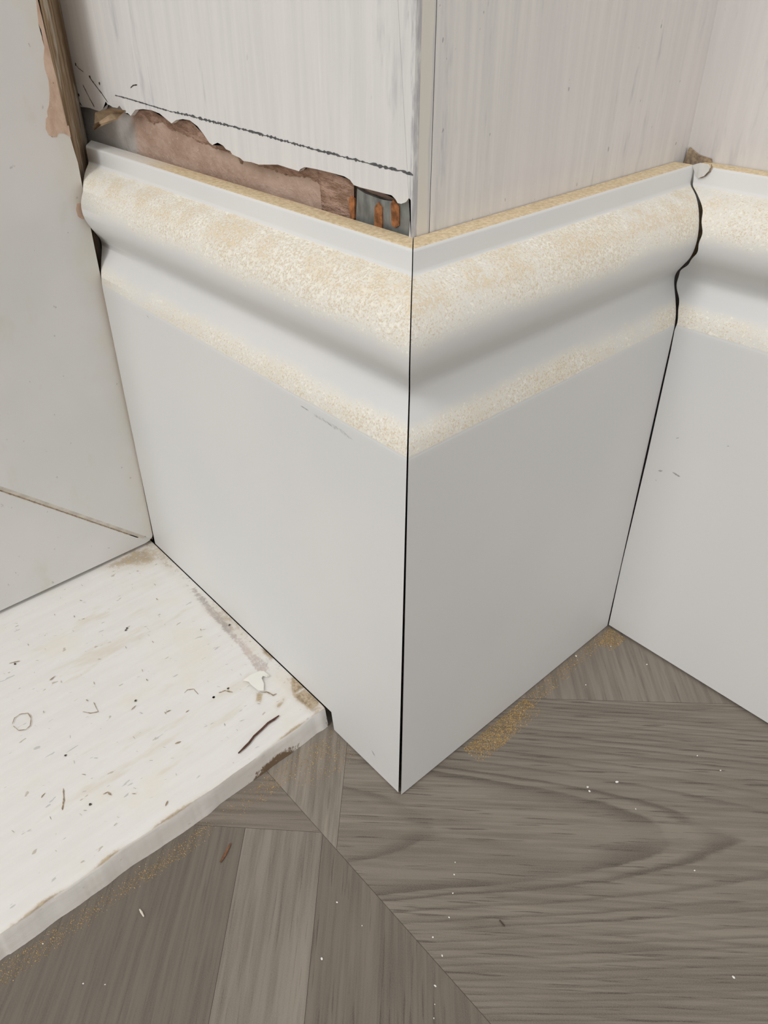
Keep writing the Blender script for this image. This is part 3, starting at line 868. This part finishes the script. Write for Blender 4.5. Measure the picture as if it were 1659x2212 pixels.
# ------------------------------------------------------------------ painted board on the floor
SB = sorted((y, x) for x, y in SLABEDGE)
MX = sum(x for y, x in SB) / len(SB)
SB = [(y, .6 * MX + .4 * x) for y, x in SB]
BB = sorted((y, x) for x, y in BOTEDGE)
MB = sum(x for y, x in BB) / len(BB)
BB = [(y, .65 * MB + .35 * x) for y, x in BB]
bm = bmesh.new()
ys = [-.0012 - .60 * ((k / 420) ** 1.6 if False else 0) for k in range(0)]
Y0, Y1 = -.0004, -.46
DIRT = [(-.2012, -.002), (-.186, -.003), (-.184, -.010), (-.190, -.020), (-.196, -.030), (-.203, -.034), (-.206, -.010)]
ys = [Y0 + (-.20 - Y0) * k / 280 for k in range(281)] + [-.20 + (Y1 + .20) * k / 30 for k in range(1, 31)]
cols = 150
XL = -.262
grid, attrs = [], []
for y in ys:
    xe = interp(SB, y) if y > SB[0][0] else SB[0][1] + .0006 * math.sin(y * 60)
    xe += .00022 * math.sin(y * 310) * math.sin(y * 97 + 1) + random.uniform(-.00005, .00005)
    r = []
    for c in range(cols + 1):
        x = XL + (xe - XL) * (c / cols)
        br_ = max([soft_in(x, y, P, .004) if abs(x - P[0][0]) < .05 and abs(y - P[0][1]) < .06 else 0 for P in SLABBROWN])
        gr_ = max([soft_in(x, y, P, .004) if abs(x - P[0][0]) < .1 and abs(y - P[0][1]) < .06 else 0 for P in SLABGREY])
        near = 1 - sm(.0045, .0115, -y)                      # strip where the old skirting stood
        br_ = max(br_, .50 * near * (.70 + .3 * math.sin(x * 90)))
        gr_ = max(gr_ * .66, .40 * (1 - sm(.004, .012, -y)))
        br_ = max(br_, .62 * soft_in(x, y, DIRT, .012) if x < -.15 else 0)
        lip = (xe - x)
        br_ = max(br_, .75 * max(0, 1 - lip / .0022) * (.25 + .75 * (.5 + .5 * math.sin(y * 170 + 2 * math.sin(y * 61)))))
        r.append(bm.verts.new((x, y, SLAB + .00022 * math.sin(x * 70 + y * 50) * math.sin(y * 43) - (.0004 if c == cols else 0))))
        attrs.append((br_, gr_, 0))
    grid.append(r)
for a, b in zip(grid, grid[1:]):
    for c in range(cols): bm.faces.new((a[c], a[c + 1], b[c + 1], b[c]))
# front edge, four rows down to the floor
fr = [[r[-1] for r in grid]]
for j in range(1, 6):
    t = j / 5
    row = []
    for y, v in zip(ys, fr[0]):
        xb = interp(BB, y) if y > BB[0][0] else BB[0][1]
        xb = max(v.co.x - .0012, min(v.co.x + .0022, xb))
        x = v.co.x + (xb - v.co.x) * t
        z = SLAB * (1 - t) + .0001
        if j == 1: z = SLAB - .0014
        d = max(0, 1 - abs((y + .0285) / .019)) * sm(.45, .8, t) * 1.3 + .25 * sm(.75, 1, t) * (.5 + .5 * math.sin(y * 140))
        d = max(d, .8 * max(0, 1 - (y - SB[-1][0]) / -.003) * (.4 if t < .6 else .8))
        row.append(bm.verts.new((x, y, z))); attrs.append((0, 0, min(1, d)))
    fr.append(row)
for a, b in zip(fr, fr[1:]):
    for i in range(len(a) - 1):
        bm.faces.new((a[i], a[i + 1], b[i + 1], b[i])).material_index = 1
# right-hand end and the hidden underside
lowL = bm.verts.new((XL, ys[0], .0001)); attrs.append((0, 0, 0))
f = bm.faces.new(grid[0] + [r[0] for r in fr[1:]] + [lowL]); f.material_index = 1
bmesh.ops.recalc_face_normals(bm, faces=bm.faces[:])
slab = obj('painted_board', bm, [M_SLAB, M_SLAB_EDGE], None, 50)
me = slab.data
for q, nm in enumerate(('brown', 'grey', 'dirt')):
    at = me.attributes.new(nm, 'FLOAT', 'POINT')
    for i, a in enumerate(attrs): at.data[i].value = a[q]
tag(slab, 'old cream-painted board lying on the floor, stained and flaking, under the white frame', 'board')
bm = bmesh.new()
sl = lambda L: [(x, y, SLAB + .0003) for x, y in L]
for L in SLABRING: stroke(bm, sl(L), .0003, (0, 0, 1), 0, .5)
for L in SLABSCR: stroke(bm, sl(L), .0005, (0, 0, 1), 0, .5)
stroke(bm, sl(CURL), .0006, (0, 0, 1), 0, .3)
for x, y in SLABDOT: dot(bm, (x, y, SLAB + .0003), .0006, (0, 0, 1), 1)
for k in range(150):
    x, y = random.uniform(-.2, -.06), -random.uniform(.01, .15)
    a = random.uniform(-.4, 1.4); l = random.uniform(.0006, .002)
    stroke(bm, sl([(x, y), (x + l * math.cos(a), y + l * math.sin(a))]), random.uniform(.00015, .00035), (0, 0, 1), random.choice((0, 0, 2)), .4)
tag(obj('paint_blemishes', bm, [M_BROWNLINE, M_DARKSPECK, M_GREYMARK], slab), 'brown cracks, scratches and specks in the old paint', kind='stuff')

# ------------------------------------------------------------------ loose things
bm = bmesh.new()
bm.faces.new([bm.verts.new((x, y, SLAB + .0006 + .0005 * (k % 2) + .0006 * (k in (5, 6, 12)))) for k, (x, y) in enumerate(FLAKE)])
bmesh.ops.triangulate(bm, faces=bm.faces[:])
bmesh.ops.solidify(bm, geom=bm.faces[:], thickness=.0003)
tag(obj('paint_flake', bm, plain('fresh_white_flake', (.84, .83, .78), .5, .03, 100), None, 40),
    'white peeling paint flake on the cream floor board beside the skirting', 'paint flake')


def fibre(name, pts, r0, mat, flat=1.0):
    bm = bmesh.new(); rows = []
    P = [Vector(p) for p in pts]
    for i, p in enumerate(P):
        d = (P[min(i + 1, len(P) - 1)] - P[max(i - 1, 0)]).normalized()
        s = Vector((0, 0, 1)).cross(d).normalized()
        r = r0 * (.55 if i in (0, len(P) - 1) else 1)
        rows.append([bm.verts.new(p + s * r * math.cos(a) + Vector((0, 0, 1)) * r * flat * math.sin(a)) for a in [k * math.pi / 4 for k in range(8)]])
    for a, b in zip(rows, rows[1:]):
        for k in range(8): bm.faces.new((a[k], a[(k + 1) % 8], b[(k + 1) % 8], b[k]))
    bm.faces.new(rows[0]); bm.faces.new(rows[-1][::-1])
    return obj(name, bm, mat, None, 60)


tag(fibre('bristle', [(x, y, SLAB + .0007) for x, y in TWIG], .00048, plain('dark_bristle', (.10, .045, .03), .6, .3, 600)),
    'thin dark brown curved bristle lying on the cream floor board', 'bristle')
tag(fibre('wood_splinter', [(x, y, .0005) for x, y in SPLINTER], .00055, plain('red_brown_splinter', (.20, .095, .05), .8, .3, 600), .6),
    'reddish brown splinter on the vinyl floor below the cream board', 'splinter')
tag(fibre('wood_shaving', [(x, y, .0005) for x, y in SHAVING], .0004, plain('pale_shaving', (.70, .64, .54), .8, .1, 600), .6),
    'pale cream shaving on the dark floor plank at lower left', 'shaving')
tag(fibre('wood_sliver', [(x, y, .0004) for x, y in SLIVER], .00045, plain('dark_sliver', (.07, .055, .045), .8, .2, 600), .6),
    'short dark brown sliver on the wide floor plank right of the mitre line', 'splinter')

# white crumbs, each one its own
me0 = None
M_CRUMB = plain('white_crumb', (.86, .85, .82), .7, .05, 500)
for k, (x, y) in enumerate(CRUMB):
    if me0 is None:
        bm = bmesh.new()
        bmesh.ops.create_icosphere(bm, subdivisions=1, radius=1)
        for v in bm.verts: v.co *= random.uniform(.6, 1.2)
        o = obj('white_crumb', bm, M_CRUMB); me0 = o
    else:
        o = me0.copy(); sc.collection.objects.link(o)
    s = random.uniform(.00022, .00042) if k else .0006
    if k in (1, 2, 13, 15, 21): s = .0005
    o.scale = (s * random.uniform(.8, 1.6), s, s * .7)
    o.rotation_euler = (0, 0, random.uniform(0, 3)); o.location = (x, y, s * .6)
    tag(o, 'tiny white crumb of primer scattered on the vinyl floor', 'crumb', 'white crumbs on the floor')


def sawdust(name, polys, counts, label, size=(.0001, .00026)):
    bm = bmesh.new()
    for P, n in zip(polys, counts):
        xs, ys_ = [p[0] for p in P], [p[1] for p in P]
        k = 0; tries = 0
        while k < n and tries < n * 60:
            tries += 1
            x, y = random.uniform(min(xs), max(xs)), random.uniform(min(ys_), max(ys_))
            ins = inside(x, y, P); d = edge_dist(x, y, P)
            if not ins and (d > .008 or random.random() > math.exp(-d / .0030) * .6): continue
            if y > -.0004 and x < .0004 and x > -.0445 or (x < .0004 and y > 0): continue
            if y > W - .0004: continue
            if interp(SB, y) + .0016 > x and y < 0: continue
            s = random.uniform(*size); k += 1
            c = Vector((x, y, s * .45))
            vs = [bm.verts.new(c + Vector((random.uniform(-1, 1) * s, random.uniform(-1, 1) * s, h * s * .5))) for h in (-.6, -.6, -.6, 1)]
            mi = random.choice((0, 0, 1))
            for tri in ((0, 1, 2), (0, 1, 3), (1, 2, 3), (2, 0, 3)):
                bm.faces.new([vs[q] for q in tri]).material_index = mi
    o = obj(name, bm, [plain('sawdust_orange', (.50, .325, .12), .9, .25, 900), plain('sawdust_pale', (.60, .44, .22), .9, .2, 900)])
    tag(o, label, 'sawdust', kind='stuff')


sawdust('sawdust', DUSTA, (5200, 1500, 1300), 'orange sawdust heaped along the foot of the short return skirting', (.0001, .00032))
sawdust('sawdust', DUSTB, (2000, 350, 900, 900, 350), 'thin orange sawdust line on the vinyl along the edge of the cream board')
